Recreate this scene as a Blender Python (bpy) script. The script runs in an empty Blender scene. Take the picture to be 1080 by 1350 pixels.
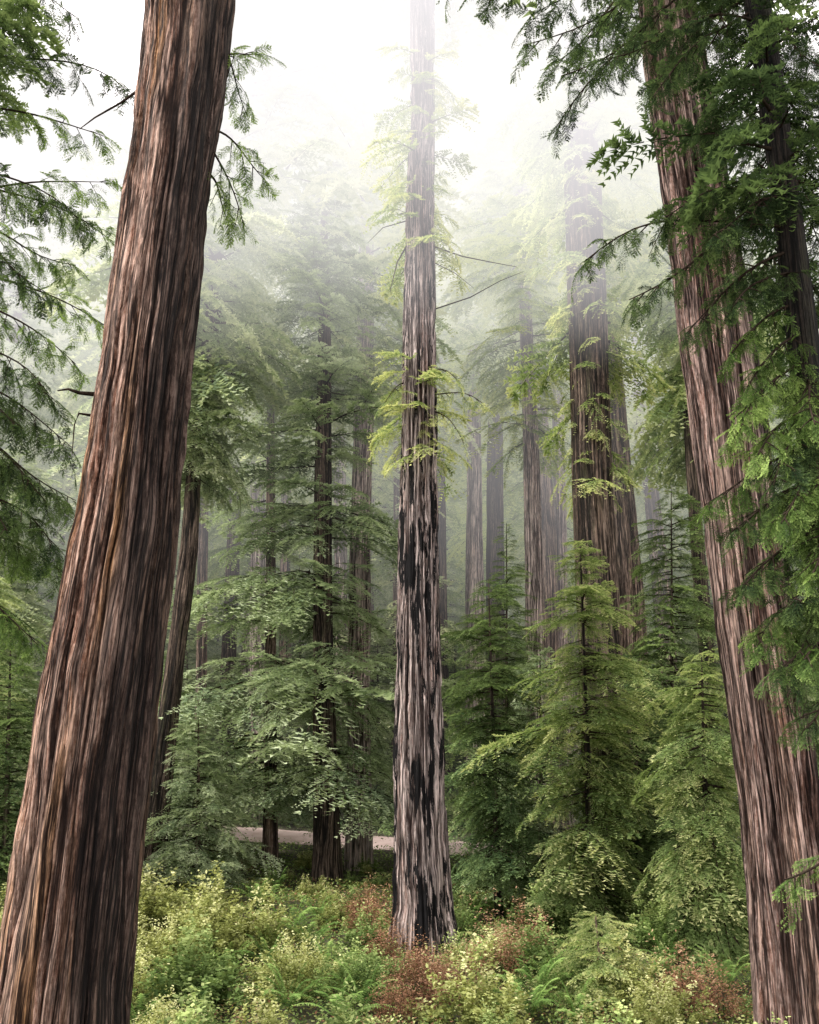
import bpy, math, random
import numpy as np
from mathutils import Vector
rad = math.radians
random.seed(5)
scene = bpy.context.scene
COL = scene.collection
F = 1165.0; TH = rad(19.5); CZ = 2.7
CT, ST = math.cos(TH), math.sin(TH)
def P(px, py, Y):
    u = (px-540.0)/F; v = (675.0-py)/F
    t = Y/(CT - v*ST)
    return np.array([u*t, Y, CZ + t*(ST+v*CT)])

# ------------------------------------------------------------------ ground
_gy = np.arange(-80, 520, 0.5)
_gz = np.interp(_gy, [-80,2,8,13,18,24,30,34.5,41,48,60,100,200,520], [1.4,1.1,0.1,-.05,0.05,0.45,1.0,1.58,2.52,3.1,4.8,11,34,110])
_k = np.ones(5)/5.0
_gz2 = np.convolve(np.pad(_gz, 2, mode='edge'), _k, mode='valid')
def road_y(x): return 37.8 - 0.10*x + 0.0012*x*x
def ground(x, y):
    x = np.asarray(x, float); y = np.asarray(y, float)
    b = np.interp(y, _gy, _gz2)
    b = b - 0.55*np.tanh((x+3)/12.0)*np.clip((y-25)/9.0, 0, 1)
    n = 0.14*np.sin(.55*x+1.3)*np.sin(.48*y+.4) + 0.07*np.sin(1.3*x+.7*y) + 0.05*np.sin(2.3*x-1.9*y+2)
    d = np.abs(y-road_y(x))
    n = n*np.clip((d-3.2)/9.0, 0, 1)
    return b+n

# ------------------------------------------------------------------ object helpers
def thing(name, label, cat, loc, group=None):
    o = bpy.data.objects.new(name, None); COL.objects.link(o)
    o.empty_display_size = .3
    o.location = [float(c) for c in loc]
    o['label'] = label; o['category'] = cat
    if group: o['group'] = group
    return o
def mesh_obj(name, v, f, mats, parent=None, attr=None, mi=None, smooth=False, vec=None):
    v = np.asarray(v, np.float32); f = np.asarray(f, np.int32)
    me = bpy.data.meshes.new(name)
    k = f.shape[1]
    me.vertices.add(len(v)); me.vertices.foreach_set('co', v.ravel())
    me.loops.add(f.size); me.loops.foreach_set('vertex_index', f.ravel())
    me.polygons.add(len(f))
    me.polygons.foreach_set('loop_start', np.arange(len(f), dtype=np.int32)*k)
    for m in mats: me.materials.append(m)
    if mi is not None: me.polygons.foreach_set('material_index', np.asarray(mi, np.int32))
    if smooth: me.polygons.foreach_set('use_smooth', np.ones(len(f), bool))
    if attr is not None:
        a = me.attributes.new('tint', 'FLOAT', 'POINT'); a.data.foreach_set('value', np.asarray(attr, np.float32))
    if vec is not None:
        a = me.attributes.new('bark_co', 'FLOAT_VECTOR', 'POINT'); a.data.foreach_set('vector', np.asarray(vec, np.float32).ravel())
    me.update(); me.validate()
    o = bpy.data.objects.new(name, me); COL.objects.link(o)
    if parent: o.parent = parent
    return o
def copy_tree(root, loc, rz=0, s=1.0, label=None, group=None, sz=None):
    r = root.copy(); COL.objects.link(r)
    r.location = [float(c) for c in loc]; r.rotation_euler = (0, 0, rz)
    r.scale = (s, s, sz if sz else s)
    if label: r['label'] = label
    if group: r['group'] = group
    for ch in list(root.children):
        c = ch.copy(); COL.objects.link(c); c.parent = r
        for g in list(ch.children):
            d = g.copy(); COL.objects.link(d); d.parent = c
    return r
def vnoise(u, v, seed, pu):
    g = np.random.default_rng(seed).random((pu, 512))
    iu = np.floor(u).astype(int); iv = np.floor(v).astype(int)
    fu = u-iu; fv = v-iv
    fu = fu*fu*(3-2*fu); fv = fv*fv*(3-2*fv)
    a = g[iu % pu, iv % 512]; b = g[(iu+1) % pu, iv % 512]
    c = g[iu % pu, (iv+1) % 512]; d = g[(iu+1) % pu, (iv+1) % 512]
    return (a*(1-fu)+b*fu)*(1-fv)+(c*(1-fu)+d*fu)*fv

# ------------------------------------------------------------------ materials
def painted_mist_group():  # haze painted into every material as glow that grows with world position
    g = bpy.data.node_groups.new('painted_haze', 'ShaderNodeTree')
    g.interface.new_socket('Shader', in_out='INPUT', socket_type='NodeSocketShader')
    g.interface.new_socket('Shader', in_out='OUTPUT', socket_type='NodeSocketShader')
    N, L = g.nodes, g.links
    i = N.new('NodeGroupInput'); o = N.new('NodeGroupOutput')
    geo = N.new('ShaderNodeNewGeometry'); sp = N.new('ShaderNodeSeparateXYZ')
    L.new(geo.outputs['Position'], sp.inputs[0])
    def M(op, a, b=None, c=None):
        n = N.new('ShaderNodeMath'); n.operation = op
        for k, q in enumerate((a, b, c)):
            if q is None: continue
            if isinstance(q, (int, float)): n.inputs[k].default_value = q
            else: L.new(q, n.inputs[k])
        return n.outputs[0]
    def MR(val, a, b, c, d):
        n = N.new('ShaderNodeMapRange'); n.interpolation_type = 'SMOOTHSTEP'
        L.new(val, n.inputs['Value'])
        for k, q in zip(('From Min','From Max','To Min','To Max'), (a,b,c,d)): n.inputs[k].default_value = q
        return n.outputs['Result']
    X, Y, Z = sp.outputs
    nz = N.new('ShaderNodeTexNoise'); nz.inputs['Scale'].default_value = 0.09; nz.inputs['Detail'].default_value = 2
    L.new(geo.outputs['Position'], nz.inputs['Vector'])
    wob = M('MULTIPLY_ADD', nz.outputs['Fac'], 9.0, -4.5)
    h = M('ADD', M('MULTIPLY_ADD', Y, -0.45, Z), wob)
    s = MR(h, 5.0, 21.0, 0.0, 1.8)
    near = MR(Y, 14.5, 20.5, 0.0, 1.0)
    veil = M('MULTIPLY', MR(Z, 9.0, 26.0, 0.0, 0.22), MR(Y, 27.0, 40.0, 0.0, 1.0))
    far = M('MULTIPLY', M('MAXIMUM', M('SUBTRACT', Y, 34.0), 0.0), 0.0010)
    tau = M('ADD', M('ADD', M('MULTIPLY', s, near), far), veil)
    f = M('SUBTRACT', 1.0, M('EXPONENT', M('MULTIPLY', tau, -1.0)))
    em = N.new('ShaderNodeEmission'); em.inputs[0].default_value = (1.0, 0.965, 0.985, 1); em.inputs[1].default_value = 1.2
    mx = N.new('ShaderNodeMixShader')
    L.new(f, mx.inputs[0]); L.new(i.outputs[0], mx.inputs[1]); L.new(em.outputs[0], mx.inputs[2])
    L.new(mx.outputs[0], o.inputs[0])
    return g
MIST_PAINT = painted_mist_group()
def newmat(name):
    m = bpy.data.materials.new(name); m.use_nodes = True
    m.node_tree.nodes.clear()
    try: m.cycles.emission_sampling = 'NONE'
    except Exception: pass
    return m, m.node_tree.nodes, m.node_tree.links
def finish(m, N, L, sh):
    g = N.new('ShaderNodeGroup'); g.node_tree = MIST_PAINT
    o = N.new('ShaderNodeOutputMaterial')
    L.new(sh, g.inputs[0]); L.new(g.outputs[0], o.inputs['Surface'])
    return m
def ramp(N, stops, interp='LINEAR'):
    r = N.new('ShaderNodeValToRGB'); e = r.color_ramp.elements
    r.color_ramp.interpolation = interp
    while len(e) < len(stops): e.new(0.5)
    for k, (p, c) in enumerate(stops):
        e[k].position = p; e[k].color = (c[0], c[1], c[2], 1)
    return r
def mth(N, L, op, a, b=None, c=None, clamp=False):
    n = N.new('ShaderNodeMath'); n.operation = op; n.use_clamp = clamp
    for k, q in enumerate((a, b, c)):
        if q is None: continue
        if isinstance(q, (int, float)): n.inputs[k].default_value = q
        else: L.new(q, n.inputs[k])
    return n.outputs[0]
def mixc(N, L, fac, a, b):
    n = N.new('ShaderNodeMix'); n.data_type = 'RGBA'
    if isinstance(fac, (int, float)): n.inputs[0].default_value = fac
    else: L.new(fac, n.inputs[0])
    for k, q in ((6, a), (7, b)):
        if isinstance(q, tuple): n.inputs[k].default_value = (q[0], q[1], q[2], 1)
        else: L.new(q, n.inputs[k])
    return n.outputs[2]
def noise(N, L, vec, scale, detail=4, rough=.6):
    n = N.new('ShaderNodeTexNoise'); n.inputs['Scale'].default_value = scale
    n.inputs['Detail'].default_value = detail; n.inputs['Roughness'].default_value = rough
    L.new(vec, n.inputs['Vector']); return n.outputs['Fac']
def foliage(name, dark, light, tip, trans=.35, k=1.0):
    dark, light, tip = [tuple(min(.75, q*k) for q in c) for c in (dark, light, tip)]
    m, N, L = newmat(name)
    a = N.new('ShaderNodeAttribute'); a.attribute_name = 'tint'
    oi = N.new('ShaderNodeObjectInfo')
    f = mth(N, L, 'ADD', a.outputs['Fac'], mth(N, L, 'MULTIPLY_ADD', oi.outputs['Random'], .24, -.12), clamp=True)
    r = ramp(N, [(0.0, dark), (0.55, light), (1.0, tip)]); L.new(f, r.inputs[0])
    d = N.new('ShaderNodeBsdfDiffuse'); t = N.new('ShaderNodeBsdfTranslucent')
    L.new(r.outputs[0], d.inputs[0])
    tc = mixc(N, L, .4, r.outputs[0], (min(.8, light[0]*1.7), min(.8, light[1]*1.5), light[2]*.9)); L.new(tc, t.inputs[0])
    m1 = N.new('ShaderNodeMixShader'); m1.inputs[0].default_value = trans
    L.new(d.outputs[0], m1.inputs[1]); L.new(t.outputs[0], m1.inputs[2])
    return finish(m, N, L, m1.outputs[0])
def bark(name, dark, mid, light, warm=(.30,.13,.05), warmth=.25, s=9.0, char=0.0, charz=(5, 10), bump=1.0, moss=0.0, lift=0.0, shade=None, wthr=-3.7):
    m, N, L = newmat(name)
    at = N.new('ShaderNodeAttribute'); at.attribute_name = 'bark_co'
    def mp(sx, sz):
        q = N.new('ShaderNodeMapping'); q.inputs['Scale'].default_value = (sx, sx, sz)
        L.new(at.outputs['Vector'], q.inputs['Vector']); return q.outputs[0]
    a = N.new('ShaderNodeAttribute'); a.attribute_name = 'tint'; tint = a.outputs['Fac']
    n1 = noise(N, L, mp(1, .030), s, 5, .6)
    n2 = noise(N, L, mp(1, .045), s*2.6, 5, .65)
    n3 = noise(N, L, mp(1, .07), s*6.5, 6, .8)
    n4 = noise(N, L, mp(1, .33), s*2.6, 5, .7)
    big = noise(N, L, mp(1, .16), 1.5, 4)
    fi1 = mth(N, L, 'MULTIPLY_ADD', mth(N, L, 'ABSOLUTE', mth(N, L, 'SUBTRACT', n1, .5)), 24.0, -.25, clamp=True)
    fi2 = mth(N, L, 'MULTIPLY_ADD', mth(N, L, 'ABSOLUTE', mth(N, L, 'SUBTRACT', n2, .5)), 20.0, -.15, clamp=True)
    fi = mth(N, L, 'MULTIPLY', mth(N, L, 'MULTIPLY_ADD', fi1, .97, .03), mth(N, L, 'MULTIPLY_ADD', fi2, .65, .35))
    tr = mth(N, L, 'MULTIPLY_ADD', tint, 4.2, -1.05, clamp=True)
    fi = mth(N, L, 'MULTIPLY', fi, mth(N, L, 'MULTIPLY_ADD', tr, .92, .08))
    f = mth(N, L, 'ADD', mth(N, L, 'MULTIPLY', tint, .40), mth(N, L, 'MULTIPLY_ADD', n3, 1.4, -.40+lift))
    f = mth(N, L, 'ADD', f, mth(N, L, 'MULTIPLY_ADD', n2, .9, -.45))
    f = mth(N, L, 'ADD', f, mth(N, L, 'MULTIPLY_ADD', n4, 1.2, -.60))
    f = mth(N, L, 'ADD', f, mth(N, L, 'MULTIPLY_ADD', big, 1.6, -.76), clamp=True)
    r = ramp(N, [(.05, dark), (.40, mid), (.80, light)]); L.new(f, r.inputs[0])
    wn = noise(N, L, mp(1, .05), 2.6, 5)
    wf = mth(N, L, 'MULTIPLY_ADD', wn, 7.0, wthr, clamp=True)
    c = mixc(N, L, mth(N, L, 'MULTIPLY', wf, warmth), r.outputs[0], mixc(N, L, f, (warm[0]*.15, warm[1]*.15, warm[2]*.15), warm))
    if moss > 0:
        mn = noise(N, L, mp(1, .3), 2.1, 4)
        c = mixc(N, L, mth(N, L, 'MULTIPLY', mth(N, L, 'MULTIPLY_ADD', mn, 6.0, -3.2, clamp=True), moss), c, (.07,.10,.03))
    c = mixc(N, L, fi, (dark[0]*.4, dark[1]*.4, dark[2]*.4), c)
    if char > 0 or shade:
        sp = N.new('ShaderNodeSeparateXYZ'); L.new(at.outputs['Vector'], sp.inputs[0])
    if shade:   # weathered dark bark on one flank, plus its shaded side painted into the colour
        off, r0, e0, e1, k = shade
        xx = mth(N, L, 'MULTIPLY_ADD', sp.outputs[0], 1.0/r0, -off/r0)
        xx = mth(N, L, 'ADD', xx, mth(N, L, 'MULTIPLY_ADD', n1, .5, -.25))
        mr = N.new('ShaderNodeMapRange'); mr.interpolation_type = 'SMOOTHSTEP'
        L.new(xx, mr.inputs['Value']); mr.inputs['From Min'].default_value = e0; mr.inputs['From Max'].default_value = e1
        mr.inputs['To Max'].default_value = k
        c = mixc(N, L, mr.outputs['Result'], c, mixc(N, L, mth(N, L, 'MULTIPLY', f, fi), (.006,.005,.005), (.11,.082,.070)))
    if char > 0:
        z = sp.outputs[2]
        mid_, half = (charz[0]+charz[1])/2, (charz[1]-charz[0])/2
        e = mth(N, L, 'DIVIDE', mth(N, L, 'ABSOLUTE', mth(N, L, 'SUBTRACT', z, mid_)), half)
        band = mth(N, L, 'MULTIPLY', mth(N, L, 'SUBTRACT', 1.0, e, clamp=True), .15)
        low = mth(N, L, 'MULTIPLY', mth(N, L, 'SUBTRACT', 1.0, mth(N, L, 'MULTIPLY', z, .20), clamp=True), .14)
        cn = noise(N, L, mp(1, .17), 4.6, 3, .5)
        cd = noise(N, L, mp(1, .13), 17.0, 6, .72)
        cf = mth(N, L, 'ADD', mth(N, L, 'ADD', mth(N, L, 'MULTIPLY_ADD', cn, 1.3, -.15), band), low)
        cf = mth(N, L, 'ADD', cf, mth(N, L, 'MULTIPLY_ADD', cd, 1.0, -.5))
        cf = mth(N, L, 'MULTIPLY_ADD', cf, 30.0, -30.0*(.69-char*.1), clamp=True)
        c = mixc(N, L, cf, c, (.010,.009,.010))
    b = N.new('ShaderNodeBsdfPrincipled'); b.inputs['Roughness'].default_value = .85
    try: b.inputs['Specular IOR Level'].default_value = .2
    except Exception: pass
    L.new(c, b.inputs['Base Color'])
    bp = N.new('ShaderNodeBump'); bp.inputs['Strength'].default_value = bump; bp.inputs['Distance'].default_value = .09
    L.new(mth(N, L, 'ADD', fi, mth(N, L, 'MULTIPLY', mth(N, L, 'ADD', n3, n4), .6)), bp.inputs['Height'])
    L.new(bp.outputs[0], b.inputs['Normal'])
    return finish(m, N, L, b.outputs[0])

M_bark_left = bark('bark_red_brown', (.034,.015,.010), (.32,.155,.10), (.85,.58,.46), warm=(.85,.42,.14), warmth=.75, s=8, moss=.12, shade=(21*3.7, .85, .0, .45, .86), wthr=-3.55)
M_bark_center = bark('bark_pale_charred', (.07,.04,.034), (.50,.33,.28), (.88,.73,.68), warmth=.15, s=9, char=.9, charz=(4.6, 12.6), lift=.14)
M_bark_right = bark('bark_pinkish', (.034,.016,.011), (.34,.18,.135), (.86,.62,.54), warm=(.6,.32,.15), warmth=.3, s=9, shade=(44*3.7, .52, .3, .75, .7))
M_bark_dark = bark('bark_dark', (.013,.010,.008), (.095,.067,.052), (.30,.22,.17), warmth=.15, s=7, moss=.5)
M_bark_black = bark('bark_black', (.005,.005,.004), (.022,.018,.015), (.07,.056,.045), warmth=.1, s=12, moss=.3)
M_bark_mid = bark('bark_brown', (.024,.017,.012), (.24,.155,.12), (.60,.43,.35), warmth=.25, s=7, moss=.3, lift=.06)
M_bark_pink = bark('bark_pale_pink', (.05,.032,.027), (.52,.35,.30), (.88,.71,.65), warmth=.15, s=8, lift=.16)
m, N, L = newmat('twig_bark')
tc = N.new('ShaderNodeTexCoord'); r = ramp(N, [(.3, (.012,.009,.007)), (.7, (.06,.045,.034))]); L.new(noise(N, L, tc.outputs['Object'], 14), r.inputs[0])
b = N.new('ShaderNodeBsdfDiffuse'); L.new(r.outputs[0], b.inputs[0]); M_twig = finish(m, N, L, b.outputs[0])

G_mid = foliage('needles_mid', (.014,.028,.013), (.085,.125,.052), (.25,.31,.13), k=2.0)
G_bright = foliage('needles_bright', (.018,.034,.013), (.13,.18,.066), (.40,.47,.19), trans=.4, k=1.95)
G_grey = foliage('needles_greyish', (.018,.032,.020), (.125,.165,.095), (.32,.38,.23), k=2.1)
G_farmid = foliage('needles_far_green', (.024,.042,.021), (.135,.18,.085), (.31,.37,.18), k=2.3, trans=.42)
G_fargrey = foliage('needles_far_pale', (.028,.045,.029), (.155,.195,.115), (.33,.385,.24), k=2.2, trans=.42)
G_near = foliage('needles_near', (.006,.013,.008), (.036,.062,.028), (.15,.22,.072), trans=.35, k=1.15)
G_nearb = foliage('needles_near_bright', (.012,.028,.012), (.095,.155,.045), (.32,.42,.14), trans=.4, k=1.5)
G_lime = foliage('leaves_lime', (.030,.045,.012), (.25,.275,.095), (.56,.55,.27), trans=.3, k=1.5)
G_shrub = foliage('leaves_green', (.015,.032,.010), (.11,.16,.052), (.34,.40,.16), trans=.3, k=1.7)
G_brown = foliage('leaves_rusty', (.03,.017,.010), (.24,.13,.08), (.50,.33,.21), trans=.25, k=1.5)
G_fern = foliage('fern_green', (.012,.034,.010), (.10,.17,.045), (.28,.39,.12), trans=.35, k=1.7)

# ------------------------------------------------------------------ tubes and trunks
def tube(pts, radii, n=7):
    pts = np.asarray(pts, float); m = len(pts)
    V = []
    tang = np.gradient(pts, axis=0)
    ref = np.array([.13, .21, .97])
    for k in range(m):
        t = tang[k]/(np.linalg.norm(tang[k])+1e-9)
        a = np.cross(t, ref)
        if np.linalg.norm(a) < 1e-3: a = np.cross(t, [1,0,0])
        a /= np.linalg.norm(a); b = np.cross(t, a)
        for j in range(n):
            q = 2*math.pi*j/n
            V.append(pts[k]+radii[k]*(math.cos(q)*a+math.sin(q)*b))
    T = []
    for k in range(m-1):
        for j in range(n):
            a0 = k*n+j; a1 = k*n+(j+1) % n; b0 = a0+n; b1 = a1+n
            T.append((a0, a1, b1)); T.append((a0, b1, b0))
    return np.array(V), np.array(T)
def spec_px(Y, rows, ztop, rtop=.12, zr=None):
    zs, xs, rs = [], [], []
    for (y, xl, xr) in rows:
        a = P(xl, y, Y); b = P(xr, y, Y)
        zs.append(a[2]); xs.append((a[0]+b[0])/2); rs.append((b[0]-a[0])/2)
    o = np.argsort(zs); zs = np.array(zs)[o]; xs = np.array(xs)[o]; rs = np.array(rs)[o]
    sl = (xs[-1]-xs[0])/(zs[-1]-zs[0]+1e-6)
    xg = xs[0]-sl*(zs[0]-1.0)
    zg = float(ground(xg, Y))
    if zs[0] > zg-.3:
        xb = xs[0]-sl*(zs[0]-zg)
        rsl = min(0.0, (rs[-1]-rs[0])/(zs[-1]-zs[0]+1e-6))
        rb = rs[0]-rsl*(zs[0]-zg)
        zs = np.r_[zg-.4, zs]; xs = np.r_[xb, xs]; rs = np.r_[rb*1.12, rs]
    xt = xs[-1]+sl*(ztop-zs[-1])
    zs = np.r_[zs, ztop]; xs = np.r_[xs, xt]; rs = np.r_[rs, rtop]
    return zs, xs, np.full(len(zs), float(Y)), rs, zg
def trunk_mesh(spec, parent, mat, nth=64, nz=120, seed=1, amp=.05, cell=.22, base=(0,0,0), flare=.0, name='trunk', chips=0.0):
    zs, xs, ys, rs, zg = spec
    z0, z1 = zs[0], zs[-1]
    u = np.linspace(0, 1, nz)
    z = z0+(z1-z0)*(u**1.35)
    cx = np.interp(z, zs, xs); cy = np.interp(z, zs, ys); r = np.interp(z, zs, rs)
    th = np.arange(nth)*2*math.pi/nth
    T, Z = np.meshgrid(th, z)
    Rr = r[:, None]
    K = max(6, int(round(2*math.pi*rs[1]/cell)))
    K2 = int(K*2.4)
    w = (vnoise(T*3/(2*math.pi), Z*.16, seed+5, 3)-.5)*1.0 + (vnoise(T*7/(2*math.pi), Z*.6, seed+6, 7)-.5)*.45 + (vnoise(T*K/(2*math.pi), Z*1.6, seed+7, K)-.5)*.25
    uu = T/(2*math.pi)
    n1 = vnoise(uu*K+w+50, Z*.20, seed, K)
    n2 = vnoise(uu*K2+w*2.4+90, Z*.50, seed+1, K2)
    n3 = vnoise(uu*K*1.0+w+20, Z*2.6+uu*9, seed+2, K)
    r1 = np.clip(np.abs(2*n1-1)*2.4, 0, 1)**.9
    r2 = np.clip(np.abs(2*n2-1)*2.0, 0, 1)**.8
    ridge = .54*r1+.26*r2+.20*n3
    low = (vnoise(uu*5, Z*.05, seed+3, 5)-.5)*.06
    fl = 1+flare*np.exp(-np.clip(Z-zg, 0, 99)/.9)*(.7+.9*vnoise(uu*6, Z*0, seed+9, 6))
    rad_ = Rr*(1+low)*fl + amp*np.clip(Rr/.4, .15, 1)*(ridge-.8)*1.7
    if chips:   # bark plates broken off, giving a ragged outline
        c1 = vnoise(uu*9, Z*.9, seed+11, 9)*.6+vnoise(uu*21, Z*2.4, seed+12, 21)*.4
        rad_ = rad_ - chips*np.clip((c1-.56)*9, 0, 1)
    X = cx[:, None]+rad_*np.cos(T)-base[0]; Yv = cy[:, None]+rad_*np.sin(T)-base[1]; Zv = Z-base[2]
    V = np.stack([X, Yv, Zv], -1).reshape(-1, 3)
    tw = T+w/K*2*math.pi; r0 = rs[1]
    B = np.stack([r0*np.cos(tw)+seed*3.7, r0*np.sin(tw), Zv], -1).reshape(-1, 3)
    i = np.arange(nz-1)[:, None]*nth; j = np.arange(nth)[None, :]; j2 = (j+1) % nth
    Fq = np.stack([i+j, i+j2, i+nth+j2, i+nth+j], -1).reshape(-1, 4)
    return mesh_obj(name, V, Fq, [mat], parent, attr=ridge.ravel(), smooth=True, vec=B)

# ------------------------------------------------------------------ spray templates (x = along, y = side, z = up)
def make_spray(ntw, nlf, leaf, lw, width=.42, droop=.25, seed=0, angle=58, jitter=.35):
    g = np.random.default_rng(seed)
    V, T, A, MI = [], [], [], []
    def tri(a, b, c, t, m):
        k = len(V); V.extend([a, b, c]); T.append((k, k+1, k+2)); A.extend([t, t, min(1, t+.08)]); MI.append(m)
    def zf(x, y): return -droop*(x*x)-.35*abs(y)*droop*2
    n = 5
    for k in range(n):
        x0, x1 = k/n, (k+1)/n; w0 = .010*(1-x0)+.002
        tri(np.array([x0, -w0, zf(x0, 0)]), np.array([x0, w0, zf(x0, 0)]), np.array([x1, 0, zf(x1, 0)]), .1, 1)
        tri(np.array([x0, 0, zf(x0, 0)-w0]), np.array([x0, 0, zf(x0, 0)+w0]), np.array([x1, 0, zf(x1, 0)]), .1, 1)
    for k in range(ntw):
        t = .10+.88*(k+g.random()*.6)/ntw
        for sgn in (-1, 1):
            if g.random() < .12: continue
            ln = width*(math.sin(math.pi*min(1, (t*.80+.17)))**.8)*g.uniform(.5, 1.25)
            ang = rad(angle*(1-.35*t)+g.uniform(-14, 14))
            dx, dy = math.cos(ang), sgn*math.sin(ang)
            dz = g.uniform(-.35, .15)
            tt = g.uniform(-.15, .15)
            for q in range(nlf):
                s = (q+.3+g.random()*.5)/nlf
                px = t+dx*ln*s; py = dy*ln*s; pz = zf(px, py)+dz*ln*s*s
                p = np.array([px, py, pz])
                for sd in (-1, 1):
                    la = ang*sgn+sd*rad(g.uniform(28, 60))
                    L_ = leaf*g.uniform(.7, 1.2)*(1-.35*s)
                    d = np.array([math.cos(la), math.sin(la), g.uniform(-jitter, jitter)])*L_
                    sdv = np.array([-math.sin(la), math.cos(la), g.uniform(-jitter, jitter)*1.6])*lw*.5
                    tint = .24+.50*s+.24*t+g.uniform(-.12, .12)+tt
                    tri(p-sdv, p+sdv, p+d, tint, 0)
    return np.array(V, float), np.array(T), np.array(A), np.array(MI)
MID = [make_spray(9, 6, .11, .046, seed=s, droop=d) for s, d in ((1,.15),(2,.28),(3,.4),(11,.3))]
MIDF = [make_spray(13, 9, .066, .026, seed=s, droop=d, width=.40) for s, d in ((4,.2),(5,.35),(6,.5),(12,.3))]
FAR = [make_spray(13, 8, .068, .032, seed=s, droop=d, width=.42, jitter=.5) for s, d in ((14,.2),(15,.35),(16,.5),(17,.3))]
NEAR = [make_spray(11, 8, .075, .026, seed=s, droop=d, width=.38, angle=52, jitter=.5) for s, d in ((7,.2),(8,.45),(9,.7))]

class Bag:
    def __init__(self): self.V=[]; self.T=[]; self.A=[]; self.M=[]; self.n=0
    def add(self, V, T, A, M):
        self.V.append(V); self.T.append(T+self.n); self.A.append(A); self.M.append(M); self.n += len(V)
    def spray(self, tpl, o, d, up, s, tint=0.0, sw=1.0):
        V, T, A, M = tpl
        d = d/np.linalg.norm(d); side = np.cross(up, d); side /= (np.linalg.norm(side)+1e-9); u = np.cross(d, side)
        W = o + s*(V[:, :1]*d + sw*V[:, 1:2]*side + V[:, 2:3]*u)
        self.add(W, T, np.clip(A+tint, 0, 1), M)
    def tube(self, pts, radii, n=5):
        V, T = tube(pts, radii, n); self.add(V, T, np.full(len(V), .4), np.ones(len(T), int))
    def obj(self, name, mats, parent, base=(0,0,0)):
        V = np.concatenate(self.V)-np.asarray(base, float)
        return mesh_obj(name, V, np.concatenate(self.T), mats, parent, attr=np.concatenate(self.A), mi=np.concatenate(self.M))

def crown(bag, axis, z0, z1, rmax, nb, tpls, g, prof=None, up=(.25, -.15), gap=0.0, zbias=1.0, wood=True, tint=0.0, sub=2, rag=.35):
    a = g.random()*6; ph = g.random(4)*6
    for k in range(nb):
        u = ((k+g.random())/nb)**zbias
        if gap and math.sin(u*41+g.random()*.6) < gap-1: continue
        z = z0+(z1-z0)*u
        a += 2.39996+g.uniform(-.5, .5)
        p = prof(u) if prof else (1-u)**.75
        lob = 1+rag*(math.sin(2*a+ph[0]+u*9)*.5+math.sin(a*1.0+ph[1]-u*23)*.5+math.sin(u*37+ph[2])*.35)
        L_ = rmax*p*g.uniform(.5, 1.2)*max(.25, lob)+.15
        el = up[0]*u+up[1]*(1-u)+g.uniform(-.22, .22)
        d = np.array([math.cos(a)*math.cos(el), math.sin(a)*math.cos(el), math.sin(el)])
        x, y = axis(z)
        o = np.array([x, y, z])+d*.08
        upv = np.array([g.uniform(-.4, .4), g.uniform(-.4, .4), 1.0])
        tn = tint+g.uniform(-.26, .2)
        bag.spray(tpls[g.integers(len(tpls))], o, d, upv, L_, tn)
        if wood and L_ > .8:
            e1 = o+d*L_*.5+np.array([0, 0, -.04*L_])
            bag.tube([o-d*.1, e1], [.012*L_+.01, .004], 4)
        for q in range(sub):
            t = g.uniform(.2, .6)
            sg = 1 if q % 2 else -1
            aa = a+sg*g.uniform(.35, .9); e2 = el+g.uniform(-.3, .15)
            d2 = np.array([math.cos(aa)*math.cos(e2), math.sin(aa)*math.cos(e2), math.sin(e2)])
            o2 = o+d*L_*t+np.array([0, 0, -.12*L_*t*t])
            bag.spray(tpls[g.integers(len(tpls))], o2, d2, upv+np.array([0, 0, .2]), L_*g.uniform(.4, .75), tn+g.uniform(-.08, .1))
bulge = lambda u: .55+.45*math.sin(math.pi*min(1, u*1.1)) if u < .8 else max(.1, 1-(u-.8)*4)
flat = lambda u: .8+.2*math.sin(u*17)

CROWNS = []
for q, fm in enumerate((G_farmid, G_fargrey, G_farmid, G_fargrey)):
    bb = Bag(); gg = np.random.default_rng(900+q)
    crown(bb, lambda z: (0., 0.), 0, 28, 4.0, 330, FAR, gg, prof=bulge, up=(.2, -.3), sub=2, tint=.06, rag=.55)
    oo = bb.obj('crown_shape', [fm, M_twig], None); CROWNS.append(oo.data); bpy.data.objects.remove(oo)
_cr = np.random.default_rng(5)
def add_crown(t, q, x, z0, z1, r, name='crown'):
    o = bpy.data.objects.new(name, CROWNS[q]); COL.objects.link(o); o.parent = t
    o.location = (x, 0, z0); o.rotation_euler = (0, 0, float(_cr.uniform(0, 6.28))); o.scale = (r/4, r/4, (z1-z0)/28)
    return o

def px_tree(name, label, cat, Y, rows, ztop, mat, crowns, fmat, seed, nth=64, nz=140, amp=.05, cell=.22, flare=.12, group=None, rtop=.1, top=None, chips=0.0):
    sp = spec_px(Y, rows, ztop, rtop)
    zg = sp[4]; xb = float(np.interp(zg, sp[0], sp[1]))
    base = (xb, Y, zg)
    t = thing(name, label, cat, base, group)
    trunk_mesh(sp, t, mat, nth, nz, seed, amp, cell, base, flare, chips=chips)
    g = np.random.default_rng(seed+100)
    if crowns:
        b = Bag()
        ax = lambda z: (float(np.interp(z, sp[0], sp[1])), Y)
        for c in crowns:
            kw = dict(c); crown(b, ax, kw.pop('z0'), kw.pop('z1'), kw.pop('r'), kw.pop('n'), kw.pop('t', MID), g, **kw)
        b.obj('crown' if not top else 'lower_sprays', [fmat, M_twig], t, base)
    if top:
        z0, r, q = top
        add_crown(t, q, float(np.interp((z0+ztop)/2, sp[0], sp[1]))-xb, z0-zg, ztop-zg, r)
    return t, sp, base
def zpx(y, Y): return float(P(540, y, Y)[2])

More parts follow.
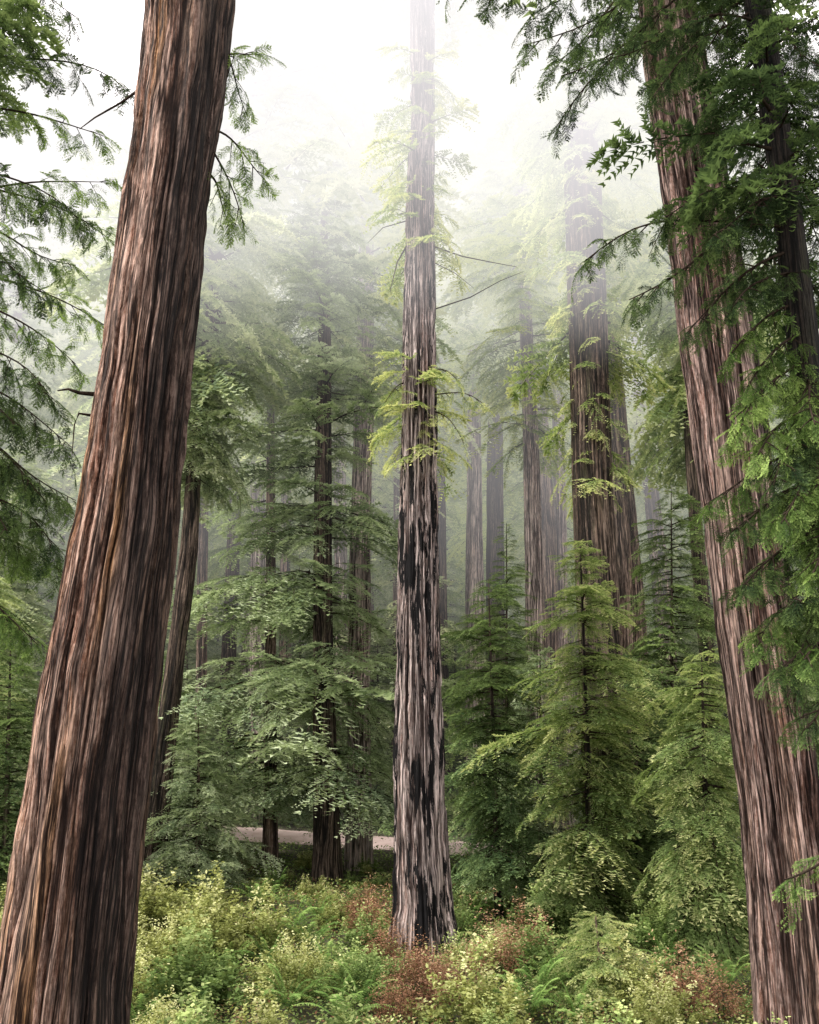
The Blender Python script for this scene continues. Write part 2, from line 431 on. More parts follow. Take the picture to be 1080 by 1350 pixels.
# ------------------------------------------------------------------ near boughs
def bough(parent, base, p0, p1, r0, fmat, g, nsub=9, sublen=.6, sag=.12, tpls=NEAR, ssize=.42, tint=0.0, dens=3, start=.22):
    p0 = np.array(p0, float); p1 = np.array(p1, float)
    Lb = np.linalg.norm(p1-p0)
    n = 12; pts = []
    wob = g.uniform(-1, 1, 3)*.04*Lb
    for k in range(n+1):
        t = k/n
        pts.append(p0+(p1-p0)*t + np.array([0, 0, sag*Lb*math.sin(math.pi*t)*1.0]) + wob*math.sin(2*math.pi*t))
    pts = np.array(pts)-np.array(base)
    rr = np.linspace(r0, .006, n+1)
    V, T = tube(pts, rr, 7)
    wood = mesh_obj('bough', V, T, [M_twig], parent, attr=np.full(len(V), .5), smooth=True)
    b = Bag()
    D = (p1-p0)/Lb
    for k in range(nsub):
        t = start+(1-start)*(k+g.random()*.7)/nsub
        i = min(n-1, int(t*n)); o = pts[i]*(1-(t*n-i))+pts[i+1]*(t*n-i)
        sg = 1 if k % 2 else -1
        side = np.cross(np.array([0, 0, 1.]), D); side /= np.linalg.norm(side)+1e-9
        L_ = sublen*(1-.55*t)*g.uniform(.6, 1.2)
        d = D*g.uniform(.3, .9)+side*sg*g.uniform(.4, 1.0)+np.array([0, 0, g.uniform(-.75, .1)])
        d /= np.linalg.norm(d)
        e = o+d*L_+np.array([0, 0, -.15*L_])
        b.tube([o, (o+e)/2+np.array([0, 0, .03*L_]), e], [.010, .006, .003], 4)
        tn = tint+g.uniform(-.25, .2)
        for q in range(dens):
            tt = .15+.85*(q+g.random()*.5)/dens
            oo = o+(e-o)*tt
            d2 = d*.7+g.uniform(-.7, .7, 3)+np.array([0, 0, -.30])
            upv = np.array([g.uniform(-.8, .8), g.uniform(-.8, .8), 1.0])
            b.spray(tpls[g.integers(len(tpls))], oo, d2, upv, ssize*g.uniform(.65, 1.25), tn+g.uniform(-.15, .15))
    b.spray(tpls[0], pts[-1]-D*.1, D+np.array([0, 0, -.3]), np.array([.2, 0, 1.]), ssize*1.1, tint)
    b.obj('foliage', [fmat, M_twig], wood)
    return wood

# =================================================================== SETTING
xs = np.unique(np.r_[np.arange(-260, -40, 10), np.arange(-40, 40, .5), np.arange(40, 261, 10)])
ys = np.unique(np.r_[np.arange(-60, 0, 6), np.arange(0, 60, .5), np.arange(60, 120, 3), np.arange(120, 500, 20)])
XX, YY = np.meshgrid(xs, ys); ZZ = ground(XX, YY)
nx, ny = len(xs), len(ys)
V = np.stack([XX, YY, ZZ], -1).reshape(-1, 3)
i = np.arange(ny-1)[:, None]*nx; j = np.arange(nx-1)[None, :]
Fq = np.stack([i+j, i+j+1, i+nx+j+1, i+nx+j], -1).reshape(-1, 4)
m, N, L = newmat('forest_floor')
tc = N.new('ShaderNodeTexCoord')
n1 = noise(N, L, tc.outputs['Object'], .8, 6); n2 = noise(N, L, tc.outputs['Object'], 9, 5)
r = ramp(N, [(.3, (.018,.014,.009)), (.55, (.05,.045,.02)), (.75, (.06,.08,.025))]); L.new(mth(N, L, 'MULTIPLY_ADD', n2, .5, mth(N, L, 'MULTIPLY', n1, .5)), r.inputs[0])
b = N.new('ShaderNodeBsdfPrincipled'); b.inputs['Roughness'].default_value = .95; L.new(r.outputs[0], b.inputs['Base Color'])
bp = N.new('ShaderNodeBump'); bp.inputs['Distance'].default_value = .1; L.new(n2, bp.inputs['Height']); L.new(bp.outputs[0], b.inputs['Normal'])
M_floor = finish(m, N, L, b.outputs[0])
o = mesh_obj('ground', V, Fq, [M_floor], smooth=True); o['kind'] = 'structure'; o['label'] = 'dark forest floor of soil and needle litter'; o['category'] = 'ground'
m, N, L = newmat('pale_road')
tc = N.new('ShaderNodeTexCoord')
n1 = noise(N, L, tc.outputs['Object'], 1.2, 5); n2 = noise(N, L, tc.outputs['Object'], 30, 3)
r = ramp(N, [(.3, (.30,.21,.19)), (.7, (.50,.39,.37))]); L.new(mth(N, L, 'MULTIPLY_ADD', n2, .4, mth(N, L, 'MULTIPLY', n1, .6)), r.inputs[0])
b = N.new('ShaderNodeBsdfPrincipled'); b.inputs['Roughness'].default_value = .9; L.new(r.outputs[0], b.inputs['Base Color'])
M_road = finish(m, N, L, b.outputs[0])
rx = np.arange(-60, 60, .5); ro = np.linspace(-1.6, 1.6, 9)
RX, RO = np.meshgrid(rx, ro); RY = road_y(RX)+RO*(1+.07*np.sin(RX*1.7)+.05*np.sin(RX*3.9)); RZ = ground(RX, RY)+.06-.03*(np.abs(RO)/1.6)**4
V = np.stack([RX, RY, RZ], -1).reshape(-1, 3); nx = len(rx)
i = np.arange(len(ro)-1)[:, None]*nx; j = np.arange(nx-1)[None, :]
Fq = np.stack([i+j, i+j+1, i+nx+j+1, i+nx+j], -1).reshape(-1, 4)
o = mesh_obj('road', V, Fq, [M_road], smooth=True); o['kind'] = 'structure'; o['label'] = 'pale gravel road crossing behind the central redwood'; o['category'] = 'road'

# =================================================================== HERO TREES
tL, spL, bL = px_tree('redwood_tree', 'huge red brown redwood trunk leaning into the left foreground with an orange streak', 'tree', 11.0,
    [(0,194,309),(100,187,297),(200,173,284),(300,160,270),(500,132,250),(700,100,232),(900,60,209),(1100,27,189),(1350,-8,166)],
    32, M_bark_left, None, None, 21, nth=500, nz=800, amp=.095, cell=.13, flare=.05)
g = np.random.default_rng(3)
for (a, c, ns) in [((285,90,11),(338,70,11.6),5), ((278,170,11),(352,240,11.8),8), ((275,190,11),(322,300,11.4),7), ((290,60,11.1),(325,150,11.8),6), ((277,230,11.2),(300,290,11.6),5)]:
    bough(tL, bL, P(*a), P(*c), .02, G_nearb, g, nsub=ns, sublen=.45, ssize=.34, tint=.15)
def snag(parent, base, pts, r0, name='dead_branch'):
    pts = np.array([P(*p) for p in pts])-np.array(base)
    V, T = tube(pts, np.linspace(r0, r0*.25, len(pts)), 7)
    return mesh_obj(name, V, T, [M_twig], parent, attr=np.full(len(V), .4), smooth=True)
snag(tL, bL, [(128,520,11),(105,518,10.8),(90,513,10.7),(76,515,10.6)], .035)
snag(tL, bL, [(122,548,11),(104,545,10.8),(98,560,10.8),(95,600,10.8)], .02)
snag(tL, bL, [(192,112,11),(160,135,10.9),(125,155,10.8),(105,170,10.8)], .025)

tC, spC, bC = px_tree('redwood_tree', 'central pale pink redwood trunk with black charred patches, standing in front of the road', 'tree', 20.0,
    [(0,541,573),(150,541,573),(300,534,573),(400,532,575),(500,530,576),(600,529,577),(700,525,578),(800,523,580),(900,521,583),(1000,519,587),(1100,518,591),(1200,519,597),(1262,515,604)],
    46, M_bark_center, [dict(z0=zpx(335,20), z1=zpx(60,20), r=1.5, n=44, t=MIDF, prof=flat, up=(-.1,-.3), wood=True, sub=1), dict(z0=zpx(600,20), z1=zpx(480,20), r=1.15, n=30, t=MIDF, prof=flat, up=(.1,-.4), sub=1, tint=.15, rag=.6), dict(z0=28, z1=46, r=3.2, n=90, t=MID)], G_bright, 33, nth=260, nz=1000, amp=.06, cell=.11, flare=.12, chips=.035)
g = np.random.default_rng(8)
for (a, c, ns) in [((560,520,20),(640,535,19.4),5), ((545,500,20),(508,530,19.3),3), ((560,535,20),(612,585,19),4), ((555,495,20),(600,498,18.8),4)]:
    bough(tC, bC, P(*a), P(*c), .02, G_bright, g, nsub=ns+2, sublen=.5, ssize=.42, tpls=MIDF, tint=.15, dens=2)
snag(tC, bC, [(572,325,20),(610,338,20),(650,346,20.2),(682,352,20.3)], .024)
snag(tC, bC, [(572,408,20),(620,392,20),(660,370,20.2),(690,358,20.3)], .020)
snag(tC, bC, [(536,325,20),(524,345,19.8),(514,385,19.8)], .03)
snag(tC, bC, [(570,345,20),(600,360,19.8),(625,380,19.6)], .015)
snag(tC, bC, [(540,290,20),(505,300,19.8),(485,320,19.7)], .018)

tR, spR, bR = px_tree('redwood_tree', 'tall pinkish redwood trunk leaning along the right side, partly hidden by dark boughs', 'tree', 12.4,
    [(60,848,925),(150,860,942),(300,881,968),(450,900,992),(600,919,1014),(750,939,1036),(900,959,1056),(1050,978,1078),(1200,992,1098),(1350,1004,1118)],
    32, M_bark_right, [dict(z0=21, z1=32, r=3, n=60, t=MID)], G_mid, 44, nth=360, nz=700, amp=.08, cell=.11, flare=.06)
g = np.random.default_rng(41)
for (a, c, ns) in [((920,150,15),(960,190,13.6),10), ((930,60,15),(860,110,13.5),10), ((900,20,15),(760,60,13.6),14), ((940,120,15),(1000,170,13.4),12), ((930,10,15),(900,90,13.3),8), ((950,230,15),(1005,280,13.5),12), ((960,330,15),(1020,400,13.6),12), ((985,480,15),(1040,540,13.8),10), ((1000,640,15),(1060,700,14),10), ((900,-40,15),(700,20,14),16), ((880,-90,15),(620,-10,13.5),16), ((890,-30,15),(720,90,13.2),12), ((915,-30,15),(985,60,13.5),14), ((1020,850,15),(1075,900,14),8)]:
    bough(tR, bR, P(a[0], a[1], a[2]-2.6), P(c[0], c[1], c[2]-2.6), .025, G_near, g, nsub=ns, sublen=.65, ssize=.45, sag=.08, tint=.05, dens=4, start=.1)
tD, spD, bD = px_tree('young_redwood_tree', 'slender black trunk at the upper right edge carrying dark hanging boughs', 'tree', 8.6,
    [(-80,968,998),(95,996,1030),(250,1018,1052),(400,1034,1072),(550,1048,1092),(800,1085,1135),(1350,1150,1220)],
    14, M_bark_black, [dict(z0=9.8, z1=13.8, r=1.6, n=40, t=NEAR)], G_near, 55, nth=80, nz=200, amp=.02, cell=.12, flare=.05, rtop=.03)
g = np.random.default_rng(12)
def XD(y): return float(np.interp(y, [-80,95,250,400,550,800,1350], [983,1013,1035,1053,1070,1110,1185]))
BD = [
 (-70,640,-10,8.3,16,.6,G_near,0), (-40,690,60,8.2,18,.55,G_near,.05), (-10,735,165,8.2,19,.5,G_near,0), (30,790,80,7.8,17,.5,G_near,-.05), (-80,600,-30,8.4,16,.6,G_near,0), (-20,740,100,8.4,15,.5,G_near,0),
 (-60,820,-20,7.6,14,.5,G_near,0), (10,860,130,8.0,12,.5,G_near,0), (-60,1080,-10,8.0,12,.45,G_near,.1), (20,1085,90,7.9,12,.4,G_near,.05), (60,930,190,9.4,11,.45,G_near,-.05),
 (110,1085,190,8.9,11,.4,G_near,0), (190,1090,260,8.9,10,.4,G_near,0), (150,950,210,9.2,9,.38,G_near,-.05), (60,1060,140,9.0,10,.4,G_near,0), (230,1080,320,9.0,9,.4,G_near,0),
 (240,880,285,8.1,13,.48,G_near,0), (280,770,345,8.2,17,.5,G_near,.08), (300,830,395,8.0,15,.45,G_near,.05), (330,905,440,8.2,12,.42,G_near,.05), (270,940,310,7.6,14,.4,G_near,-.15), (250,990,300,7.9,12,.4,G_near,-.15),
 (400,960,470,8.2,9,.38,G_nearb,-.15), (330,1085,400,8.9,10,.4,G_near,0), (430,1080,480,8.9,10,.4,G_nearb,-.2), (360,970,400,8.0,10,.4,G_near,.0),
 (440,985,510,8.2,11,.4,G_nearb,-.05), (470,975,570,8.1,13,.42,G_nearb,.05), (540,1000,600,8.0,12,.4,G_nearb,0), (500,1075,560,7.8,11,.4,G_nearb,-.05),
 (600,930,665,8.2,9,.38,G_nearb,-.15), (640,965,700,8.0,12,.40,G_near,.15), (620,1030,690,7.7,12,.4,G_nearb,-.05), (700,980,775,8.1,12,.42,G_near,.15), (690,1070,760,7.8,12,.4,G_nearb,-.15),
 (660,1080,720,8.0,10,.4,G_nearb,-.05), (590,1080,640,8.0,10,.4,G_nearb,-.05), (750,1080,820,8.0,10,.4,G_near,.1), (730,1040,800,7.9,10,.4,G_near,.1),
 (770,1000,850,8.1,12,.42,G_nearb,-.1), (800,1025,890,7.9,9,.38,G_near,.1), (840,1060,870,7.8,9,.38,G_nearb,-.15), (560,1020,640,7.9,11,.4,G_near,.1), (1130,1035,1160,8.2,5,.28,G_nearb,-.1),
 (900,1065,960,8.0,7,.35,G_near,.1),
]
for (y0, x1, y1, Y1, ns, sl, fm, tn) in BD:
    bough(tD, bD, P(XD(y0), y0, 8.6), P(x1, y1, Y1), .02, fm, g, nsub=int(ns*1.35), sublen=sl, ssize=.25, sag=.08, tint=tn, dens=4, start=.1)

tE, spE, bE = px_tree('young_redwood_tree', 'redwood whose green boughs hang into the left edge, behind the big left trunk', 'tree', 14.0,
    [(0,-60,-20),(500,-110,-60),(1000,-150,-90),(1350,-180,-110)],
    24, M_bark_dark, [dict(z0=17, z1=24, r=2.2, n=50, t=MID)], G_mid, 66, nth=64, nz=120, amp=.03, cell=.15)
g = np.random.default_rng(14)
def XE(y): return float(np.interp(y, [0,500,1000,1350], [-40,-85,-120,-145]))
BE = [(-90,105,25,13.5,6,G_near,.15), (-60,50,10,13,6,G_near,.1), (60,175,125,13.5,6,G_near,.1),(20,60,80,13.4,3,G_near,.1), (210,105,290,13.6,10,G_near,.15), (230,150,320,14.2,8,G_nearb,.1), (300,60,385,13.3,9,G_near,.1),
 (260,140,240,14.6,6,G_nearb,.2), (350,140,430,14.3,9,G_nearb,.15), (380,100,480,13.8,9,G_nearb,.1), (430,60,520,13.4,11,G_near,.1), (480,95,590,13.7,12,G_near,.15), (540,50,650,13.3,11,G_near,.15),
 (560,100,660,13.8,12,G_near,.15), (620,70,720,13.5,12,G_near,.2), (680,90,760,14,10,G_nearb,-.1), (740,50,850,13.6,10,G_nearb,-.1), (140,140,180,14.5,5,G_nearb,.15), (500,20,560,13.2,10,G_near,.1), (600,10,700,13.2,10,G_near,.15),(300,100,350,14.4,8,G_nearb,.15)]
for (y0, x1, y1, Y1, ns, fm, tn) in BE:
    bough(tE, bE, P(XE(y0), y0, 14.0), P(x1, y1, Y1), .03, fm, g, nsub=ns+5, sublen=.75, ssize=.44, sag=.06, tint=tn, dens=4)

# =================================================================== MIDDLE TREES WITH THEIR OWN LABELS
def Zs(Y, ya, yb): return dict(z0=zpx(ya, Y), z1=zpx(yb, Y))
px_tree('redwood_tree', 'wide dark redwood trunk rising behind the bright young conifer right of centre', 'tree', 26.0,
    [(240,744,792),(450,750,802),(650,755,808),(900,764,822),(1150,772,845)], 52, M_bark_dark,
    [dict(**Zs(26,640,440), r=1.5, n=44, t=MIDF, prof=flat, up=(-.25,-.45), sub=2, tint=.0, rag=.7), dict(**Zs(26,440,230), r=1.9, n=50, t=MIDF, prof=flat, up=(-.2,-.4), tint=.05, rag=.6)], G_bright, 70, nth=110, nz=320, amp=.05, cell=.16, top=(25, 3.4, 0))
px_tree('redwood_tree', 'brown furrowed redwood trunk just right of the wide dark trunk', 'tree', 33.0,
    [(420,785,815),(550,796,826),(650,802,836),(800,812,850),(1000,818,860)], 50, M_bark_mid, None, G_mid, 71, nth=90, nz=240, amp=.06, cell=.18, top=(24, 4, 1))
px_tree('redwood_tree', 'pale pink redwood trunk with peeling bark, left of the wide dark trunk', 'tree', 34.0,
    [(340,682,697),(600,690,712),(750,692,716),(900,694,720)], 44, M_bark_pink,
    [dict(**Zs(34,580,300), r=2.4, n=90, t=MIDF, prof=flat, up=(-.1,-.35), tint=.05, rag=.6)], G_bright, 72, nth=80, nz=220, amp=.05, cell=.16, top=(24, 3.4, 2))
px_tree('redwood_tree', 'dark redwood trunk touching the pale pink trunk on its right', 'tree', 42.5,
    [(400,694,712),(520,699,720),(700,705,733),(900,708,738)], 52, M_bark_mid, None, G_mid, 73, nth=72, nz=200, amp=.05, top=(26, 4, 0))
px_tree('redwood_tree', 'thin pinkish redwood trunk between two dark trunks right of centre', 'tree', 43.5,
    [(400,722,736),(530,728,743),(720,731,748),(900,732,750)], 50, M_bark_pink, None, G_mid, 74, nth=48, nz=120, top=(26, 4, 3))
fir_prof = lambda u: .95-.35*u
px_tree('fir_tree', 'fir with a thin dark trunk and layered flat grey green branches left of centre', 'tree', 30.0,
    [(430,420,436),(600,415,437),(750,413,438),(900,413,441),(1120,414,449)], 28, M_bark_dark,
    [dict(**Zs(30,1040,380), r=3.3, n=230, t=MIDF, prof=fir_prof, up=(.05,-.05), gap=.5, tint=.2, rag=.5), dict(**Zs(30,400,190), r=2.4, n=110, t=MIDF)], G_grey, 75, nth=64, nz=180, amp=.04)
px_tree('fir_tree', 'pale layered fir behind the gap between the two leftmost dark trunks', 'tree', 33.0,
    [(500,352,362),(800,350,364),(1050,348,366)], 24, M_bark_mid,
    [dict(**Zs(33,1030,400), r=3.4, n=230, t=MIDF, prof=lambda u: 1-.7*u, up=(.1,-.1), gap=.4, tint=.2, rag=.5)], G_grey, 175, nth=40, nz=120, amp=.03)
px_tree('fir_tree', 'slender pale fir close to the left side of the central redwood', 'tree', 43.0,
    [(400,520,528),(800,518,530),(1000,516,532)], 27, M_bark_mid,
    [dict(**Zs(43,960,380), r=3.0, n=190, t=MIDF, prof=lambda u: 1-.7*u, up=(.1,-.15), gap=.3, tint=.25, rag=.5)], G_fargrey, 176, nth=32, nz=100, amp=.03)
px_tree('redwood_tree', 'pale pink redwood trunk just right of the layered fir', 'tree', 32.5,
    [(510,468,494),(700,461,490),(900,458,488),(1060,458,490)], 44, M_bark_pink, None, G_grey, 76, nth=80, nz=220, amp=.05, top=(18.5, 3.4, 1))
px_tree('redwood_tree', 'slim pinkish trunk glimpsed behind the layered fir', 'tree', 42.5,
    [(500,437,455),(750,441,458),(1000,440,458)], 50, M_bark_pink, None, G_grey, 77, nth=56, nz=140, top=(24, 4, 3))
px_tree('redwood_tree', 'brown hazy trunk to the right of the central redwood, upper trunk in the mist', 'tree', 43.0,
    [(450,617,633),(560,616,634),(760,614,638),(950,613,640)], 52, M_bark_pink, None, G_mid, 78, nth=56, nz=140, top=(25, 4.2, 0))
px_tree('redwood_tree', 'dark straight trunk second to the right of the central redwood', 'tree', 43.5,
    [(480,644,662),(560,643,663),(740,641,665),(950,640,667)], 50, M_bark_dark, None, G_mid, 79, nth=56, nz=140, top=(24, 4, 2))
px_tree('redwood_tree', 'dark trunk half hidden directly behind the right edge of the central redwood', 'tree', 43.2,
    [(640,572,588),(800,573,590),(950,574,593)], 48, M_bark_dark, None, G_mid, 80, nth=56, nz=140, top=(22, 3.8, 3))
px_tree('redwood_tree', 'narrow dark trunk just left of the pinkish right hand redwood', 'tree', 29.0,
    [(480,898,912),(700,909,926),(850,921,942),(1050,930,955)], 40, M_bark_dark, None, G_mid, 81, nth=56, nz=160, top=(15, 3.0, 2))
px_tree('redwood_tree', 'dark leaning trunk just right of the huge left trunk', 'tree', 29.0,
    [(640,244,264),(720,238,262),(850,222,246),(980,204,232)], 38, M_bark_dark, None, G_mid, 82, nth=56, nz=160, top=(14, 3.2, 1))
px_tree('redwood_tree', 'dark slim trunk, second from the huge left trunk', 'tree', 42.7,
    [(520,305,322),(700,300,318),(900,290,310)], 48, M_bark_dark, None, G_grey, 83, nth=48, nz=140, top=(21, 3.8, 3))
px_tree('redwood_tree', 'brown trunk midway between the huge left trunk and the layered fir', 'tree', 42.5,
    [(450,328,344),(720,331,351),(940,328,352)], 46, M_bark_pink, None, G_grey, 84, nth=48, nz=140, top=(21, 3.8, 1))
px_tree('redwood_tree', 'faint brown trunk close to the left side of the layered fir', 'tree', 43.0,
    [(600,372,384),(900,367,383),(1000,366,384)], 52, M_bark_mid, None, G_grey, 85, nth=40, nz=120, top=(23, 4.2, 0))
px_tree('redwood_tree', 'thin trunk in the gap beside the dark leaning trunk on the left', 'tree', 42.0,
    [(640,262,275),(950,257,272)], 48, M_bark_mid, None, G_mid, 86, nth=40, nz=120, top=(19, 4, 3))

def conifer(name, label, Y, xb, yt, r, n, fmat, seed, tpls=MIDF, xt=None, z0=.3, up=(.35,-.2), prof=None, gap=0, tint=0, tr=.10, sub=2, group=None, cat='conifer', rag=.4):
    pt = P(xt if xt else xb, yt, Y); zt = float(pt[2])
    bx = float(P(xb, 1150, Y)[0]); zg = float(ground(bx, Y)); base = (bx, Y, zg)
    t = thing(name, label, cat, base, group)
    zsn = np.array([zg-.2, zt]); xsn = np.array([bx, pt[0]])
    sp = (np.array([zg-.2, zg+.2, zt]), np.array([bx, bx, pt[0]]), np.full(3, float(Y)), np.array([tr*1.2, tr, .012]), zg)
    trunk_mesh(sp, t, M_bark_dark, 16, 40, seed, .01, .1, base, .2)
    b = Bag(); g = np.random.default_rng(seed)
    crown(b, lambda z: (float(np.interp(z, zsn, xsn)), Y), zg+z0, zt, r, n, tpls, g, prof=prof, up=up, gap=gap, tint=tint, sub=sub, rag=rag)
    b.obj('crown', [fmat, M_twig], t, base)
    return t
conifer('young_conifer', 'bright green young redwood with drooping lacy tiers in front of the wide dark trunk', 22.0, 778, 712, 1.7, 300, G_bright, 201, xt=765, up=(.25,-.35), tint=.0, prof=lambda u: (1-u)**.42, tr=.12, rag=.55, gap=.25)
conifer('young_conifer', 'dark green conifer just right of the central redwood', 24.0, 656, 765, 1.35, 230, G_mid, 202, xt=644, up=(.25,-.3), tint=-.12, prof=lambda u: (1-u)**.35, rag=.6, z0=1.2, gap=.2)
conifer('young_conifer', 'pale green drooping conifer beside the foot of the right hand redwood', 19.5, 925, 860, 1.4, 190, G_bright, 203, up=(.1,-.6), tint=.02, prof=lambda u: (1-u)**.4, rag=.6)
conifer('young_conifer', 'grey green bushy conifer behind the road end, beside the huge left trunk', 29.0, 262, 925, 1.75, 150, G_grey, 204, up=(.2,-.1), tint=.05, z0=.5)
conifer('young_conifer', 'dark conifer filling the gap between the young redwood and the right hand redwood', 27.0, 885, 640, 2.2, 250, G_mid, 205, up=(.2,-.3), rag=.6, prof=lambda u: (1-u)**.5, tint=-.05)
conifer('young_conifer', 'small bright redwood sapling standing in the foreground undergrowth', 15.0, 785, 1205, .75, 70, G_bright, 206, tpls=NEAR, up=(.4,-.1), tint=.1, tr=.02)
conifer('young_conifer', 'slim green conifer between the layered fir and the central redwood', 43.0, 498, 800, 2.2, 150, G_mid, 207)
conifer('young_conifer', 'dark conifer between the central redwood and the pale pink trunk', 31.0, 668, 690, 1.9, 200, G_mid, 208, rag=.6, z0=1.8)
conifer('young_conifer', 'dark green conifer low beside the huge left trunk', 33.0, 225, 860, 2.0, 150, G_mid, 209, tint=-.1)
conifer('young_conifer', 'mid green conifer at the left edge behind the huge left trunk', 22.0, 15, 820, 2.0, 190, G_mid, 210)
conifer('young_conifer', 'slender conifer behind the fir, left of centre', 43.0, 395, 720, 2.6, 150, G_grey, 211, tint=.1)
conifer('young_conifer', 'dense dark conifer at the foot of the wide dark trunk', 24.5, 838, 880, 1.7, 200, G_mid, 212, tint=-.05, rag=.6, prof=lambda u: (1-u)**.45)
conifer('young_conifer', 'slender conifer squeezed between the dark conifer and the bright young redwood', 26.0, 712, 860, 1.4, 160, G_grey, 214, tint=.0, rag=.6, prof=lambda u: (1-u)**.45)
for k, (x, yt, r) in enumerate([(300, 860, 2.4), (345, 930, 2.2), (450, 880, 2.4), (565, 900, 2.2), (245, 800, 2.4), (600, 820, 2.4), (420, 960, 2.0)]):
    conifer('young_conifer', ['pale conifer beyond the road, leftmost of the row behind it', 'low spreading conifer beyond the road beside the pale layered fir', 'pale conifer beyond the road directly behind the layered fir', 'conifer beyond the road just peeking past the right of the central redwood', 'taller conifer beyond the road next to the dark leaning trunk', 'taller conifer beyond the road right of the central redwood', 'lowest conifer beyond the road behind the dark fir trunk'][k],
        43.6, x, yt, r, 130, (G_fargrey, G_farmid)[k % 2], 230+k, tpls=FAR, tint=-.05, rag=.5, prof=lambda u: (1-u)**.5)

# =================================================================== BACKGROUND FOREST (prototypes + copies)
def far_proto(z0, seed, q, bmat):
    t = thing('redwood_tree', 'hazy redwood standing deep in the misty background forest', 'tree', (0,0,0), 'hazy background redwoods')
    g = np.random.default_rng(seed)
    H = 46+g.uniform(-3, 5); r0 = g.uniform(.42, .6)
    sp = (np.array([-.5, 1, 12, H]), np.array([0, 0, g.uniform(-.3,.3), 0]), np.zeros(4), np.array([r0*1.3, r0, r0*.8, .08]), 0.0)
    trunk_mesh(sp, t, bmat, 36, 90, seed, .05, .2, (0,0,0), .15)
    add_crown(t, q, 0, z0, H, 4.7); return t
def under_proto(seed, H, fmat):
    t = thing('conifer_tree', 'full green conifer filling the background between the redwood trunks', 'conifer', (0,0,0), 'background understory conifers')
    g = np.random.default_rng(seed)
    sp = (np.array([-.5, .5, H]), np.zeros(3), np.zeros(3), np.array([.3, .22, .02]), 0.0)
    trunk_mesh(sp, t, M_bark_dark, 14, 40, seed, .02, .15, (0,0,0), .1)
    b = Bag(); crown(b, lambda z: (0., 0.), .6, H, 3.4, 250, FAR, g, prof=lambda u: (1-u)**.5, up=(.25,-.25), sub=2, tint=.05, rag=.5)
    b.obj('crown', [fmat, M_twig], t); return t
FP = [far_proto(13, 301, 0, M_bark_pink), far_proto(17, 302, 1, M_bark_mid), far_proto(11, 303, 3, M_bark_pink), far_proto(15, 304, 2, M_bark_pink)]
UP = [under_proto(311, 13, G_farmid), under_proto(312, 18, G_fargrey), under_proto(313, 10, G_fargrey), under_proto(314, 22, G_farmid)]
g = np.random.default_rng(77)
spots = []
def place(protos, n, y0, y1, mind, smin, smax, wid=.56, xr=None):
    used = 0; tries = 0
    while used < n and tries < 6000:
        tries += 1
        Y = math.sqrt(g.uniform(y0*y0, y1*y1)); X = g.uniform(-wid*Y-3, wid*Y+3)
        if abs(Y-road_y(X)) < 4.6: continue
        if any((X-a)**2+(Y-b)**2 < mind*mind for a, b in spots): continue
        spots.append((X, Y))
        p = protos[used % len(protos)]
        s = g.uniform(smin, smax)
        loc = (X, Y, float(ground(X, Y))-.1)
        if used < len(protos):
            p.location = loc; p.rotation_euler = (0,0,g.uniform(0,6)); p.scale = (s,s,s)
        else: copy_tree(p, loc, g.uniform(0, 6.28), s)
        used += 1
place(FP, 78, 45, 80, 2.4, .8, 1.2)
place(UP, 95, 46, 78, 2.3, .8, 1.25)
for (X, Y, s, k) in [(-21,30,1,0),(-17,35.5,.9,1),(21,31,1,1),(17,34,.8,0),(-24,24,1,3),(24,24,1.05,3),(13.5,31,.7,2),(-13,24.5,.8,0),(-11.8,32,.6,2),(-19,20,.8,1)]:
    copy_tree(UP[k], (X, Y, float(ground(X, Y))-.1), g.uniform(0,6), s, 'green conifer at the flank of the clearing before the road', 'conifers at the flanks')

# =================================================================== UNDERGROWTH
def shrub_proto(name, label, cat, group, seed, fmat, rx, h, ntw, nleaf, lsz, lw=.6):
    t = thing(name, label, cat, (0,0,0), group)
    g = np.random.default_rng(seed); st = Bag()
    V, T, A = [], [], []
    for k in range(ntw):
        a = g.uniform(0, 6.283); q = g.random()**.5*g.choice([.85, 1.0, 1.25])
        lobe = 1+.35*math.sin(2*a+seed)+.25*math.sin(3*a+seed*2)
        hz = h*max(.2, 1-.5*q*q)*g.uniform(.4, 1.2)*(1+.3*math.sin(5*a+q*5))
        end = np.array([math.cos(a)*rx*q*lobe, math.sin(a)*rx*q*lobe, hz])
        st0 = np.array([math.cos(a)*rx*.45*q, math.sin(a)*rx*.45*q, 0.])
        mid = st0*.4+end*.6+np.array([0, 0, .08*h])
        if k % 5 == 0: st.tube([st0, mid, st0*.1+end*.9], [.007, .004, .002], 3)
        tn = g.uniform(-.28, .25)
        for i in range(nleaf):
            s = .3+.75*g.random()**.6
            p = st0*(1-s)**2+2*mid*s*(1-s)+end*s*s + g.normal(0, .045, 3)
            d = g.normal(0, 1, 3); d[2] = abs(d[2])*.4-.1; d /= np.linalg.norm(d)
            u = g.normal(0, .55, 3)+np.array([0, 0, 1.]); sd = np.cross(d, u); sd /= np.linalg.norm(sd)
            L_ = lsz*g.uniform(.5, 1.35)
            n0 = len(V); V.extend([p, p+d*L_*.5+sd*L_*lw*.5, p+d*L_, p+d*L_*.5-sd*L_*lw*.5])
            T.extend([(n0, n0+1, n0+2), (n0, n0+2, n0+3)])
            ti = -.05+.82*s*(.35+.65*min(1.2, p[2]/h))+tn+g.uniform(-.12, .12); A.extend([ti]*4)
    st.obj('stems', [M_twig, M_twig], t)
    mesh_obj('leaves', np.array(V), np.array(T), [fmat], t, attr=np.clip(A, 0, 1))
    return t
